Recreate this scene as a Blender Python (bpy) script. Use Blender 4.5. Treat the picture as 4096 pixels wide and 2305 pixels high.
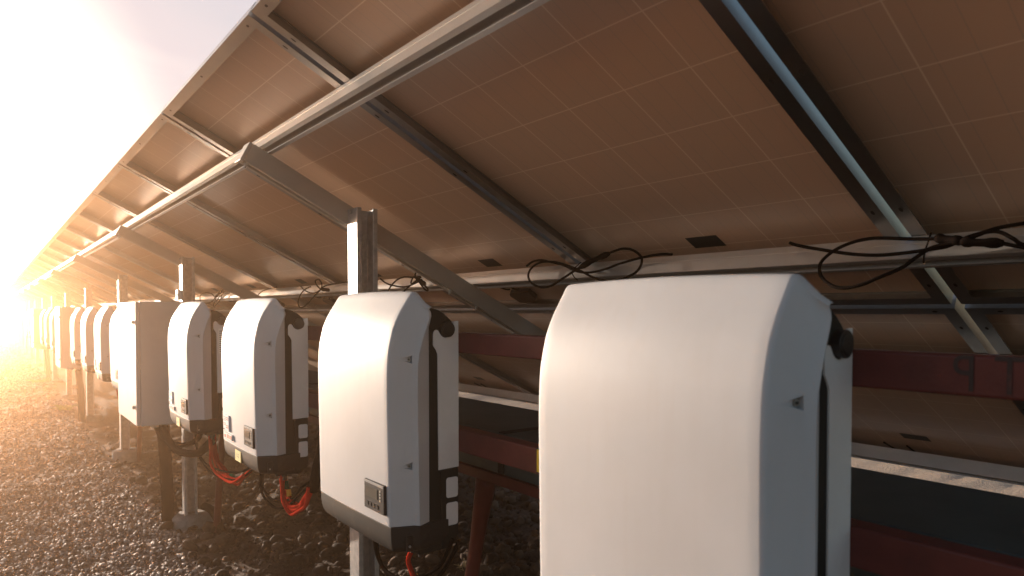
import bpy, bmesh, math, random
import numpy as np
from mathutils import Vector, Matrix
R = math.radians
random.seed(7)
rng = np.random.default_rng(11)
for o in list(bpy.data.objects):
    bpy.data.objects.remove(o)
S = bpy.context.scene
COL = S.collection
H = 1.28                                   # camera height above the ground

# ------------------------------------------------------------------ camera
cam = bpy.data.objects.new('camera', bpy.data.cameras.new('camera'))
COL.objects.link(cam)
S.camera = cam
cam.location = (0, 0, H)
cam.rotation_euler = (R(90 - 1.5), 0, R(-37.606))
cam.data.sensor_width = 36
cam.data.lens = 24.0
cam.data.shift_y = 0.0411
cam.data.clip_start = 0.02
cam.data.clip_end = 2000
cam.data.dof.use_dof = True
cam.data.dof.focus_distance = 2.1
cam.data.dof.aperture_fstop = 5.6

# ------------------------------------------------------------------ light
SUN_AZ = 11.5        # degrees from the row's direction (+Y) towards -X
SUN_EL = 5.5
VEIL_FROM, VEIL_LO, VEIL_HI = 0.40, 2.5, 11.0
sdir = Vector((-math.sin(R(SUN_AZ)) * math.cos(R(SUN_EL)), math.cos(R(SUN_AZ)) * math.cos(R(SUN_EL)), math.sin(R(SUN_EL))))
sun = bpy.data.objects.new('sun', bpy.data.lights.new('sun', 'SUN'))
COL.objects.link(sun)
sun.data.energy = 5.0
sun.data.angle = R(0.5)
sun.data.color = (1.0, 0.83, 0.67)
sun.rotation_euler = sdir.to_track_quat('Z', 'Y').to_euler()

W = bpy.data.worlds.new('World')
S.world = W
W.use_nodes = True
nt = W.node_tree
nt.nodes.clear()
wo = nt.nodes.new('ShaderNodeOutputWorld')
bg = nt.nodes.new('ShaderNodeBackground')
sky = nt.nodes.new('ShaderNodeTexSky')
sky.sky_type = 'NISHITA'
sky.sun_disc = False
sky.sun_elevation = R(SUN_EL)
sky.sun_rotation = R(-SUN_AZ)
sky.altitude = 100
sky.air_density = 1.0
sky.dust_density = 3.0
sky.ozone_density = 1.5
bg.inputs['Strength'].default_value = 0.12
tc = nt.nodes.new('ShaderNodeTexCoord')
mp = nt.nodes.new('ShaderNodeMapping')
mp.inputs['Rotation'].default_value = (0, 0, R(55))
mp.inputs['Scale'].default_value = (1.1, 3.4, 7.0)
ns = nt.nodes.new('ShaderNodeTexNoise')
ns.inputs['Scale'].default_value = 1.6
ns.inputs['Detail'].default_value = 7
ns.inputs['Roughness'].default_value = 0.55
ns.inputs['Distortion'].default_value = 0.4
rp = nt.nodes.new('ShaderNodeValToRGB')
rp.color_ramp.elements[0].position = 0.40
rp.color_ramp.elements[0].color = (0, 0, 0, 1)
rp.color_ramp.elements[1].position = 0.66
rp.color_ramp.elements[1].color = (1, 1, 1, 1)
# thin cloud veil, brightest round the sun
L = nt.links.new
def wmath(op, *v):
    n = nt.nodes.new('ShaderNodeMath'); n.operation = op
    for i, q in enumerate(v):
        if isinstance(q, (int, float)): n.inputs[i].default_value = q
        else: L(q, n.inputs[i])
    return n.outputs[0]
L(tc.outputs['Generated'], mp.inputs['Vector']); L(mp.outputs['Vector'], ns.inputs['Vector']); L(ns.outputs['Fac'], rp.inputs['Fac'])
dt = nt.nodes.new('ShaderNodeVectorMath'); dt.operation = 'DOT_PRODUCT'
L(tc.outputs['Generated'], dt.inputs[0]); dt.inputs[1].default_value = sdir
ma_ = nt.nodes.new('ShaderNodeMapRange'); ma_.interpolation_type = 'SMOOTHSTEP'
ma_.inputs['From Min'].default_value = VEIL_FROM; ma_.inputs['From Max'].default_value = 0.99
L(dt.outputs['Value'], ma_.inputs['Value'])
near_sun = ma_.outputs[0]
fac = wmath('MINIMUM', wmath('ADD', wmath('MULTIPLY', near_sun, 0.85), wmath('MULTIPLY', rp.outputs['Color'], wmath('ADD', wmath('MULTIPLY', near_sun, 0.35), 0.015))), 1.0)
cc = nt.nodes.new('ShaderNodeMix'); cc.data_type = 'RGBA'
lc = nt.nodes.new('ShaderNodeMix'); lc.data_type = 'RGBA'
lc.inputs['A'].default_value = (VEIL_LO * 0.98, VEIL_LO * 0.88, VEIL_LO * 0.96, 1)
lc.inputs['B'].default_value = (VEIL_LO * 1.25, VEIL_LO * 1.10, VEIL_LO * 1.10, 1)
L(rp.outputs['Color'], lc.inputs['Factor']); L(lc.outputs['Result'], cc.inputs['A'])
cc.inputs['B'].default_value = (VEIL_HI * 1.0, VEIL_HI * 0.88, VEIL_HI * 0.72, 1)
mb_ = nt.nodes.new('ShaderNodeMapRange'); mb_.interpolation_type = 'SMOOTHSTEP'
mb_.inputs['From Min'].default_value = 0.90; mb_.inputs['From Max'].default_value = 1.0
L(dt.outputs['Value'], mb_.inputs['Value'])
L(mb_.outputs[0], cc.inputs['Factor'])
mx = nt.nodes.new('ShaderNodeMix'); mx.data_type = 'RGBA'
L(fac, mx.inputs['Factor']); L(sky.outputs['Color'], mx.inputs['A']); L(cc.outputs['Result'], mx.inputs['B'])
L(mx.outputs['Result'], bg.inputs['Color']); L(bg.outputs['Background'], wo.inputs['Surface'])

S.view_settings.view_transform = 'Standard'
S.view_settings.look = 'None'
S.view_settings.gamma = 1.0
S.view_settings.exposure = 1.3
S.view_settings.use_curve_mapping = False
S.render.engine = 'CYCLES'
S.cycles.use_denoising = True
S.cycles.max_bounces = 8
S.cycles.diffuse_bounces = 5
S.cycles.glossy_bounces = 4
S.cycles.volume_bounces = 1
S.cycles.sample_clamp_indirect = 8

# ------------------------------------------------------------------ materials
def mat(name, color, rough=0.5, metal=0.0, spec=0.5, noise=None, bump=None, coat=0.0):
    """noise = (scale, amount, second colour) ; bump = (scale, strength, distance)"""
    m = bpy.data.materials.new(name)
    m.use_nodes = True
    t = m.node_tree
    b = t.nodes['Principled BSDF']
    b.inputs['Base Color'].default_value = (*color, 1)
    b.inputs['Roughness'].default_value = rough
    b.inputs['Metallic'].default_value = metal
    b.inputs['Specular IOR Level'].default_value = spec
    b.inputs['Coat Weight'].default_value = coat
    if noise or bump:
        c = t.nodes.new('ShaderNodeTexCoord')
    if noise:
        sc, col2, lo, hi = noise
        n = t.nodes.new('ShaderNodeTexNoise')
        n.inputs['Scale'].default_value = sc
        n.inputs['Detail'].default_value = 6
        n.inputs['Roughness'].default_value = 0.6
        r = t.nodes.new('ShaderNodeValToRGB')
        r.color_ramp.elements[0].position = lo
        r.color_ramp.elements[1].position = hi
        r.color_ramp.elements[0].color = (*color, 1)
        r.color_ramp.elements[1].color = (*col2, 1)
        t.links.new(c.outputs['Object'], n.inputs['Vector'])
        t.links.new(n.outputs['Fac'], r.inputs['Fac'])
        t.links.new(r.outputs['Color'], b.inputs['Base Color'])
    if bump:
        n = t.nodes.new('ShaderNodeTexNoise')
        n.inputs['Scale'].default_value = bump[0]
        n.inputs['Detail'].default_value = 3
        u = t.nodes.new('ShaderNodeBump')
        u.inputs['Strength'].default_value = bump[1]
        u.inputs['Distance'].default_value = bump[2]
        t.links.new(c.outputs['Object'], n.inputs['Vector'])
        t.links.new(n.outputs['Fac'], u.inputs['Height'])
        t.links.new(u.outputs['Normal'], b.inputs['Normal'])
    return m

M = {}
M['alu'] = mat('anodised_aluminium', (0.78, 0.77, 0.76), 0.36, 0.85, noise=(9, (0.68, 0.67, 0.66), 0.35, 0.75))
M['frame'] = mat('panel_frame_aluminium', (0.36, 0.35, 0.345), 0.36, 1.0, noise=(6, (0.28, 0.275, 0.27), 0.4, 0.8))
M['hole'] = mat('punched_hole', (0.03, 0.03, 0.03), 0.8)
M['galv'] = mat('galvanised_steel', (0.52, 0.51, 0.50), 0.45, 0.5, noise=(38, (0.33, 0.33, 0.34), 0.35, 0.72), bump=(60, 0.12, 0.002))
M['duct'] = mat('duct_sheet_steel', (0.085, 0.11, 0.11), 0.55, 0.3, 0.3, noise=(5, (0.055, 0.075, 0.078), 0.35, 0.7))
M['red'] = mat('red_oxide_paint', (0.13, 0.026, 0.02), 0.5, 0, 0.35, noise=(14, (0.08, 0.017, 0.014), 0.35, 0.75), bump=(220, 0.16, 0.002))
M['cover'] = mat('light_grey_plastic', (0.51, 0.512, 0.53), 0.55, 0, 0.35, noise=(5, (0.465, 0.464, 0.474), 0.35, 0.75), bump=(900, 0.10, 0.0006))
def cover_weather():
    m = M['cover']; t = m.node_tree; b = t.nodes['Principled BSDF']
    src = b.inputs['Base Color'].links[0].from_socket
    c = t.nodes.new('ShaderNodeTexCoord'); mp_ = t.nodes.new('ShaderNodeMapping'); mp_.inputs['Scale'].default_value = (60, 60, 3.5)
    n = t.nodes.new('ShaderNodeTexNoise'); n.inputs['Scale'].default_value = 1.0; n.inputs['Detail'].default_value = 5
    n2 = t.nodes.new('ShaderNodeTexNoise'); n2.inputs['Scale'].default_value = 3.0; n2.inputs['Detail'].default_value = 3
    r = t.nodes.new('ShaderNodeMapRange'); r.inputs['From Min'].default_value = 0.5; r.inputs['From Max'].default_value = 0.75; r.inputs['To Max'].default_value = 0.16
    mu = t.nodes.new('ShaderNodeMath'); mu.operation = 'MULTIPLY'
    t.links.new(c.outputs['Object'], mp_.inputs['Vector']); t.links.new(mp_.outputs['Vector'], n.inputs['Vector']); t.links.new(c.outputs['Object'], n2.inputs['Vector'])
    t.links.new(n.outputs['Fac'], r.inputs['Value']); t.links.new(r.outputs[0], mu.inputs[0]); t.links.new(n2.outputs['Fac'], mu.inputs[1])
    x = t.nodes.new('ShaderNodeMix'); x.data_type = 'RGBA'; x.inputs['B'].default_value = (0.40, 0.34, 0.28, 1)
    t.links.new(mu.outputs[0], x.inputs['Factor']); t.links.new(src, x.inputs['A'])
    oi = t.nodes.new('ShaderNodeObjectInfo'); r2 = t.nodes.new('ShaderNodeMapRange'); r2.inputs['To Min'].default_value = 0.94; r2.inputs['To Max'].default_value = 1.04
    t.links.new(oi.outputs['Random'], r2.inputs['Value'])
    h = t.nodes.new('ShaderNodeHueSaturation'); t.links.new(r2.outputs[0], h.inputs['Value']); t.links.new(x.outputs['Result'], h.inputs['Color'])
    t.links.new(h.outputs['Color'], b.inputs['Base Color'])
cover_weather()
M['plate'] = mat('light_grey_painted_sheet', (0.66, 0.64, 0.63), 0.5, 0, noise=(16, (0.60, 0.575, 0.56), 0.45, 0.8))
M['cab'] = mat('grey_polyester_cabinet', (0.62, 0.60, 0.57), 0.5, 0, noise=(7, (0.56, 0.54, 0.51), 0.4, 0.8))
M['dark'] = mat('charcoal_casting', (0.012, 0.014, 0.013), 0.65, 0, 0.2, bump=(300, 0.15, 0.001))
M['band'] = mat('dark_grey_plastic', (0.026, 0.025, 0.024), 0.6, 0, 0.12, noise=(30, (0.05, 0.046, 0.042), 0.55, 0.8), bump=(700, 0.12, 0.0006))
M['knob'] = mat('black_rubber_knob', (0.012, 0.010, 0.010), 0.4)
M['disp'] = mat('display_bezel', (0.022, 0.022, 0.023), 0.6, 0, 0.1)
M['bezel_highlight'] = mat('display_bezel_highlight', (0.38, 0.38, 0.38), 0.35, 0.3)
M['screen'] = mat('lcd_screen', (0.11, 0.105, 0.09), 0.25, 0, 0.3)
M['button'] = mat('black_buttons', (0.012, 0.012, 0.012), 0.4)
M['led'] = mat('indicator_window', (0.5, 0.48, 0.42), 0.3)
M['steel'] = mat('bright_zinc_bolt', (0.62, 0.61, 0.58), 0.28, 0.9)
M['recess'] = mat('screw_hex', (0.30, 0.29, 0.27), 0.4, 0.6)
M['cable'] = mat('black_cable_sheath', (0.012, 0.009, 0.008), 0.8, 0, 0.0)
M['redcable'] = mat('red_cable_sheath', (0.42, 0.035, 0.02), 0.8, 0, 0.0)
M['green'] = mat('green_tape', (0.01, 0.10, 0.06), 0.8, 0, 0.0)
M['yellowtape'] = mat('yellow_tape', (0.70, 0.36, 0.03), 0.5)
M['note'] = mat('yellow_note_paper', (0.72, 0.62, 0.22), 0.7)
M['ink'] = mat('dark_ink', (0.03, 0.03, 0.035), 0.7)
M['stencil'] = mat('faded_black_stencil', (0.028, 0.012, 0.010), 0.6, noise=(60, (0.10, 0.024, 0.018), 0.55, 0.75))
M['rafter'] = mat('dull_rafter_aluminium', (0.52, 0.48, 0.44), 0.5, 0.35, noise=(7, (0.44, 0.405, 0.37), 0.35, 0.75))
M['label'] = mat('pale_blue_label_paper', (0.62, 0.64, 0.72), 0.5)
M['redink'] = mat('red_ink', (0.62, 0.14, 0.09), 0.6)
M['whitelabel'] = mat('white_label_paper', (0.78, 0.77, 0.75), 0.5)
M['warn'] = mat('warning_yellow', (0.75, 0.48, 0.02), 0.45)
M['jbox'] = mat('black_junction_box', (0.02, 0.011, 0.010), 0.45)
M['glabel'] = mat('grey_barcode_label', (0.030, 0.034, 0.033), 0.5)
M['concrete'] = mat('grey_concrete', (0.24, 0.225, 0.21), 0.9, 0, noise=(25, (0.15, 0.135, 0.12), 0.3, 0.75), bump=(40, 0.6, 0.01))
M['dry'] = mat('dry_grass', (0.36, 0.24, 0.11), 0.8)
M['weed'] = mat('yellow_green_weed', (0.22, 0.25, 0.03), 0.7)
M['clip'] = mat('white_plastic_clip', (0.75, 0.73, 0.70), 0.4)
M['glass'] = mat('solar_glass', (0.015, 0.02, 0.045), 0.08)

# panel back: cells seen through the backsheet, tinted for a warm glow, from the UV map (metres)
def backsheet():
    m = bpy.data.materials.new('glow_tinted_backsheet_with_cells')
    m.use_nodes = True
    t = m.node_tree
    b = t.nodes['Principled BSDF']
    uv = t.nodes.new('ShaderNodeUVMap')
    sp = t.nodes.new('ShaderNodeSeparateXYZ')
    t.links.new(uv.outputs['UV'], sp.inputs[0])
    def ma(op, a, bb, c=None):
        n = t.nodes.new('ShaderNodeMath'); n.operation = op
        for i, v in enumerate((a, bb, c)):
            if v is None: continue
            if isinstance(v, (int, float)): n.inputs[i].default_value = v
            else: t.links.new(v, n.inputs[i])
        return n.outputs[0]
    def line(sock, pitch, w, off=0.0):
        x = ma('ADD', sock, off)
        x = ma('DIVIDE', x, pitch)
        f = ma('FRACT', x, 0)
        f = ma('SUBTRACT', f, 0.5)
        f = ma('ABSOLUTE', f, 0)
        d = ma('SUBTRACT', 0.5, f)
        d = ma('MULTIPLY', d, pitch)
        mr = t.nodes.new('ShaderNodeMapRange')
        mr.inputs['From Min'].default_value = w * 0.6
        mr.inputs['From Max'].default_value = w * 1.4
        mr.inputs['To Min'].default_value = 1
        mr.inputs['To Max'].default_value = 0
        t.links.new(d, mr.inputs['Value'])
        return mr.outputs[0]
    g = ma('MAXIMUM', line(sp.outputs[0], 0.141, 0.0013), line(sp.outputs[1], 0.157, 0.0013))
    bus = line(sp.outputs[1], 0.157 / 3, 0.0008, 0.026)
    n = t.nodes.new('ShaderNodeTexNoise')
    n.inputs['Scale'].default_value = 3
    t.links.new(uv.outputs['UV'], n.inputs['Vector'])
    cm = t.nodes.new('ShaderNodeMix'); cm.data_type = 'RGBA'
    cm.inputs['A'].default_value = (0.76, 0.56, 0.425, 1)  # peach tint: warm glow put into the backsheet colour
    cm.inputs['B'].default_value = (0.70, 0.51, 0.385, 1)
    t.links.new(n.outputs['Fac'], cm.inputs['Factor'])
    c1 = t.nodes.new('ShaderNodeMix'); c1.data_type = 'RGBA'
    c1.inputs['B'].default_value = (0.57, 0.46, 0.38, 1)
    t.links.new(ma('MULTIPLY', bus, 0.6), c1.inputs['Factor'])
    t.links.new(cm.outputs['Result'], c1.inputs['A'])
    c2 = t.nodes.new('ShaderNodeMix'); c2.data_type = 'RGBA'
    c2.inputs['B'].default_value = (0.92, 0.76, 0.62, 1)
    t.links.new(g, c2.inputs['Factor'])
    t.links.new(c1.outputs['Result'], c2.inputs['A'])
    t.links.new(c2.outputs['Result'], b.inputs['Base Color'])
    b.inputs['Roughness'].default_value = 0.27
    b.inputs['Specular IOR Level'].default_value = 0.6
    return m
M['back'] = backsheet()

# ------------------------------------------------------------------ helpers
class MB:
    """collects shapes; build() links them as one mesh object"""
    def __init__(s):
        s.v = []; s.f = []; s.mi = []
    def add(s, verts, faces, mi=0):
        o = len(s.v)
        s.v += [tuple(p) for p in verts]
        s.f += [tuple(i + o for i in f) for f in faces]
        s.mi += [mi] * len(faces)
        return s
    def box(s, a, b, mi=0, fr=None):
        (x0, y0, z0), (x1, y1, z1) = a, b
        P = [(x0, y0, z0), (x1, y0, z0), (x1, y1, z0), (x0, y1, z0), (x0, y0, z1), (x1, y0, z1), (x1, y1, z1), (x0, y1, z1)]
        if fr: P = [fr(*p) for p in P]
        return s.add(P, [(0, 3, 2, 1), (4, 5, 6, 7), (0, 1, 5, 4), (1, 2, 6, 5), (2, 3, 7, 6), (3, 0, 4, 7)], mi)
    def prism(s, poly, e0, e1, fr, mi=0):
        """poly of (a,b); extruded from e0 to e1; fr(a, b, e) -> xyz"""
        n = len(poly)
        P = [fr(a, b, e0) for a, b in poly] + [fr(a, b, e1) for a, b in poly]
        F = [tuple(range(n - 1, -1, -1)), tuple(range(n, 2 * n))]
        F += [(i, (i + 1) % n, n + (i + 1) % n, n + i) for i in range(n)]
        return s.add(P, F, mi)
    def tube(s, pts, r, seg=8, mi=0, rad=None):
        pts = [Vector(p) for p in pts]
        rings = []
        up = Vector((0.13, 0.21, 0.97)).normalized()
        T0 = None
        for i, p in enumerate(pts):
            t = (pts[min(i + 1, len(pts) - 1)] - pts[max(i - 1, 0)])
            if t.length < 1e-9: t = Vector((0, 0, 1))
            t.normalize()
            if T0 is None:
                u = t.cross(up)
                if u.length < 1e-3: u = t.cross(Vector((1, 0, 0)))
                u.normalize()
            else:
                u = (u - t * u.dot(t)).normalized()
            T0 = t
            w = t.cross(u)
            rr = rad[i] if rad else r
            rings.append([p + (u * math.cos(2 * math.pi * k / seg) + w * math.sin(2 * math.pi * k / seg)) * rr for k in range(seg)])
        V = [q for g in rings for q in g]
        F = []
        for i in range(len(rings) - 1):
            for k in range(seg):
                a, b = i * seg + k, i * seg + (k + 1) % seg
                F.append((a, b, b + seg, a + seg))
        F.append(tuple(range(seg - 1, -1, -1)))
        F.append(tuple(range(len(V) - seg, len(V))))
        return s.add(V, F, mi)
    def build(s, name, m, parent=None, smooth=False, bevel=0, seg=2, ang=30, base=None, local=False):
        me = bpy.data.meshes.new(name)
        off = Vector((0, 0, 0))
        if parent is not None and not local:
            q = parent
            while q is not None:
                off += q.location; q = q.parent
        elif base is not None:
            off = Vector(base)
        me.from_pydata([(x - off[0], y - off[1], z - off[2]) for x, y, z in s.v], [], s.f)
        ms = m if isinstance(m, (list, tuple)) else [m]
        for q in ms: me.materials.append(M[q])
        me.polygons.foreach_set('material_index', s.mi)
        bm = bmesh.new(); bm.from_mesh(me)
        bmesh.ops.recalc_face_normals(bm, faces=bm.faces)
        bm.to_mesh(me); bm.free()
        o = bpy.data.objects.new(name, me)
        COL.objects.link(o)
        if parent is not None: o.parent = parent
        elif base is not None: o.location = base
        if smooth or bevel:
            me.polygons.foreach_set('use_smooth', [True] * len(me.polygons))
        if bevel:
            bv = o.modifiers.new('edge', 'BEVEL')
            bv.width = bevel; bv.segments = seg; bv.limit_method = 'ANGLE'; bv.angle_limit = R(ang)
            bv.harden_normals = True
        me.update()
        return o

def smooth_path(pts, n=6):
    """Catmull-Rom through the points"""
    P = [Vector(p) for p in pts]
    P = [P[0] * 2 - P[1]] + P + [P[-1] * 2 - P[-2]]
    out = []
    for i in range(1, len(P) - 2):
        a, b, c, d = P[i - 1:i + 3]
        for k in range(n):
            t = k / n
            out.append(0.5 * ((2 * b) + (c - a) * t + (2 * a - 5 * b + 4 * c - d) * t * t + (3 * b - a - 3 * c + d) * t ** 3))
    out.append(P[-2])
    return out

def tag(o, label=None, cat=None, group=None, kind=None):
    if label: o['label'] = label
    if cat: o['category'] = cat
    if group: o['group'] = group
    if kind: o['kind'] = kind
    return o
def thing(name, loc, label, cat, group=None):
    o = bpy.data.objects.new(name, None)
    o.empty_display_size = 0.05
    COL.objects.link(o)
    o.location = loc
    return tag(o, label, cat, group)
def dup(src, loc, label=None, group=None):
    r = src.copy(); COL.objects.link(r); r.location = loc
    if label: r['label'] = label
    if group: r['group'] = group
    for c in list(src.children):
        cc = c.copy(); COL.objects.link(cc); cc.parent = r
        for g in list(c.children):
            gg = g.copy(); COL.objects.link(gg); gg.parent = cc
    return r
def text_mesh(txt, size):
    cu = bpy.data.curves.new('lettering', 'FONT')
    cu.body = txt; cu.size = size; cu.align_x = 'CENTER'; cu.align_y = 'CENTER'
    cu.resolution_u = 3
    o = bpy.data.objects.new('lettering', cu); COL.objects.link(o)
    dg = bpy.context.evaluated_depsgraph_get()
    me = bpy.data.meshes.new_from_object(o.evaluated_get(dg))
    V = [tuple(v.co) for v in me.vertices]; F = [tuple(p.vertices) for p in me.polygons]
    bpy.data.objects.remove(o); bpy.data.curves.remove(cu); bpy.data.meshes.remove(me)
    return V, F

# ------------------------------------------------------------------ the slope of the array
TL = R(27)
SD = Vector((math.cos(TL), 0, -math.sin(TL)))          # down the slope
NN = Vector((math.sin(TL), 0, math.cos(TL)))           # up, out of the glass
P0 = Vector((0.469, 0, 0.658 + H))                     # top edge of the frames
def slp(s, y, d):                                      # d = depth below the underside of the frames
    return P0 + SD * s + Vector((0, y, 0)) - NN * d

# ------------------------------------------------------------------ ground
def vnoise(x, y, seed=0):
    xi = np.floor(x).astype(np.int64); yi = np.floor(y).astype(np.int64)
    xf = x - xi; yf = y - yi
    def h(a, b):
        n = (a * 374761393 + b * 668265263 + seed * 1442695041) & 0x7fffffff
        n = ((n ^ (n >> 13)) * 1274126177) & 0x7fffffff
        return ((n ^ (n >> 16)) & 0xffff) / 65535.0
    u = xf * xf * (3 - 2 * xf); v = yf * yf * (3 - 2 * yf)
    return (h(xi, yi) * (1 - u) + h(xi + 1, yi) * u) * (1 - v) + (h(xi, yi + 1) * (1 - u) + h(xi + 1, yi + 1) * u) * v
def gravel_edge(y):
    return 0.86 + 0.22 * (vnoise(y * 1.3, y * 0 + 3.3, 5) - 0.5) + 0.10 * (vnoise(y * 4.1, y * 0 + 1.7, 6) - 0.5)
def ground_z(x, y):
    near = np.clip(1.5 - np.hypot(x - 1, y - 4) / 14.0, 0.12, 1)
    z = 0.07 * (vnoise(x * 0.55, y * 0.55, 1) - 0.5) + 0.05 * (vnoise(x * 1.6, y * 1.6, 2) - 0.5)
    soil = np.clip((x - gravel_edge(y)) / 0.25, 0, 1) * np.clip((4.6 - x) / 0.8, 0, 1)
    lump = (vnoise(x * 5, y * 5, 3) - 0.5) * 0.075 + (vnoise(x * 11, y * 11, 4) - 0.5) * 0.045 + (vnoise(x * 23, y * 23, 8) - 0.5) * 0.022
    fine = (vnoise(x * 9, y * 9, 7) - 0.5) * 0.02
    z = z + soil * lump + (1 - soil) * fine
    return z * near - 0.02 + 0.03 * np.exp(-((x - 0.72) / 0.25) ** 2)
def axis(lo, hi, dense_lo, dense_hi, step):
    a = list(np.arange(dense_lo, dense_hi, step))
    g = step; x = dense_hi
    while x < hi: a.append(x); g *= 1.14; x += g
    a.append(hi)
    g = step; x = dense_lo - step; b = []
    while x > lo: b.append(x); g *= 1.14; x -= g
    b.append(lo)
    return np.array(b[::-1] + a)
gx = axis(-140, 140, -1.8, 3.6, 0.028)
gy = axis(-60, 190, 0.6, 9.0, 0.032)
GX, GY = np.meshgrid(gx, gy)
GZ = ground_z(GX, GY)
nx, ny = len(gx), len(gy)
V = np.stack([GX, GY, GZ], -1).reshape(-1, 3).astype(np.float32)
i0 = (np.arange(ny - 1)[:, None] * nx + np.arange(nx - 1)[None]).reshape(-1)
Fq = np.stack([i0, i0 + 1, i0 + nx + 1, i0 + nx], -1).astype(np.int32)
def np_mesh(name, V, F, m, smooth=True, col=None):
    k = F.shape[1]
    me = bpy.data.meshes.new(name)
    me.vertices.add(len(V)); me.vertices.foreach_set('co', V.reshape(-1))
    me.loops.add(F.size); me.loops.foreach_set('vertex_index', F.reshape(-1))
    me.polygons.add(len(F)); me.polygons.foreach_set('loop_start', np.arange(0, F.size, k, dtype=np.int32))
    me.polygons.foreach_set('use_smooth', np.full(len(F), smooth))
    me.update(calc_edges=True)
    if col is not None:
        a = me.attributes.new('shade', 'FLOAT', 'POINT'); a.data.foreach_set('value', col.astype(np.float32))
    me.materials.append(m)
    o = bpy.data.objects.new(name, me); COL.objects.link(o)
    return o
def ground_mat():
    m = bpy.data.materials.new('soil_and_gravel_ground'); m.use_nodes = True
    t = m.node_tree; b = t.nodes['Principled BSDF']
    c = t.nodes.new('ShaderNodeTexCoord')
    at = t.nodes.new('ShaderNodeAttribute'); at.attribute_name = 'shade'
    def noise(sc, det=6):
        n = t.nodes.new('ShaderNodeTexNoise'); n.inputs['Scale'].default_value = sc; n.inputs['Detail'].default_value = det
        t.links.new(c.outputs['Object'], n.inputs['Vector']); return n
    def mix(fac, a, bb):
        x = t.nodes.new('ShaderNodeMix'); x.data_type = 'RGBA'
        t.links.new(fac, x.inputs['Factor'])
        for k, v in (('A', a), ('B', bb)):
            if isinstance(v, tuple): x.inputs[k].default_value = (*v, 1)
            else: t.links.new(v, x.inputs[k])
        return x.outputs['Result']
    n1, n2 = noise(3.5), noise(38)
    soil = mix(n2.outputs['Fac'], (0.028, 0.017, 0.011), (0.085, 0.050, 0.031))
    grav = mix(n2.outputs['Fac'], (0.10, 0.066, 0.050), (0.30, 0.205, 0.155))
    far = mix(n2.outputs['Fac'], (0.24, 0.18, 0.13), (0.52, 0.42, 0.33))  # paler ground beyond the array, sunlight put into its colour
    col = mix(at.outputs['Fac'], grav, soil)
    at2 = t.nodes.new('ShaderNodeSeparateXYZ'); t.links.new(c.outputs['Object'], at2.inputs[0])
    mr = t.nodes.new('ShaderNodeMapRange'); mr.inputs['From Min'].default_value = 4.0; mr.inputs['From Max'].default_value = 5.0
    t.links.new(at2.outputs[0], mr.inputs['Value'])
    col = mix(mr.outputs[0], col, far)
    t.links.new(col, b.inputs['Base Color'])
    b.inputs['Roughness'].default_value = 0.9
    b.inputs['Specular IOR Level'].default_value = 0.25
    bu = t.nodes.new('ShaderNodeBump'); bu.inputs['Strength'].default_value = 0.8; bu.inputs['Distance'].default_value = 0.02
    n3 = noise(55, 5)
    t.links.new(n3.outputs['Fac'], bu.inputs['Height']); t.links.new(bu.outputs['Normal'], b.inputs['Normal'])
    return m
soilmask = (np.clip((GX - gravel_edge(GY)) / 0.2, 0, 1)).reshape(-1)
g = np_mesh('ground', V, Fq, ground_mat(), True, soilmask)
tag(g, kind='structure')

# loose stones and clods (nobody could count them)
def ico(sub):
    bm = bmesh.new(); bmesh.ops.create_icosphere(bm, subdivisions=sub, radius=1)
    v = np.array([x.co[:] for x in bm.verts]); f = np.array([[q.index for q in p.verts] for p in bm.faces]); bm.free()
    return v, f
def scatter(name, n_tries, region, size, m, sub, dens, bury=0.3, rough=0.18, jitter_seed=0):
    r = np.random.default_rng(100 + jitter_seed)
    x = r.uniform(region[0], region[1], n_tries); y = region[2] * (region[3] / region[2]) ** r.uniform(0, 1, n_tries) if region[2] > 0 else r.uniform(region[2], region[3], n_tries)
    keep = r.uniform(0, 1, n_tries) < dens(x, y)
    x, y = x[keep], y[keep]
    n = len(x)
    s = size(x, y, r.uniform(0, 1, n), n)
    z = ground_z(x, y)
    bv, bf = ico(sub)
    nv = len(bv)
    ax = s[:, None] * np.stack([r.uniform(0.75, 1.35, n), r.uniform(0.75, 1.2, n), r.uniform(0.5, 0.9, n)], -1)
    P = bv[None] * ax[:, None, :] * (1 + rough * r.normal(0, 1, (n, nv, 1)))
    q = r.normal(0, 1, (n, 4)) * np.array([1.0, 0.3, 0.3, 1.0]); q /= np.linalg.norm(q, axis=1)[:, None]
    w, a, b, c = q.T
    Rm = np.stack([1 - 2 * (b * b + c * c), 2 * (a * b - c * w), 2 * (a * c + b * w), 2 * (a * b + c * w), 1 - 2 * (a * a + c * c), 2 * (b * c - a * w),
                   2 * (a * c - b * w), 2 * (b * c + a * w), 1 - 2 * (a * a + b * b)], -1).reshape(n, 3, 3)
    P = np.einsum('nij,nvj->nvi', Rm, P)
    P += np.stack([x, y, z + s * (0.62 - bury)], -1)[:, None, :]
    F = (bf[None] + (np.arange(n) * nv)[:, None, None]).reshape(-1, 3).astype(np.int32)
    sh = np.repeat(r.uniform(0, 1, n), nv)
    return np_mesh(name, P.reshape(-1, 3).astype(np.float32), F, m, True, sh)
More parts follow.
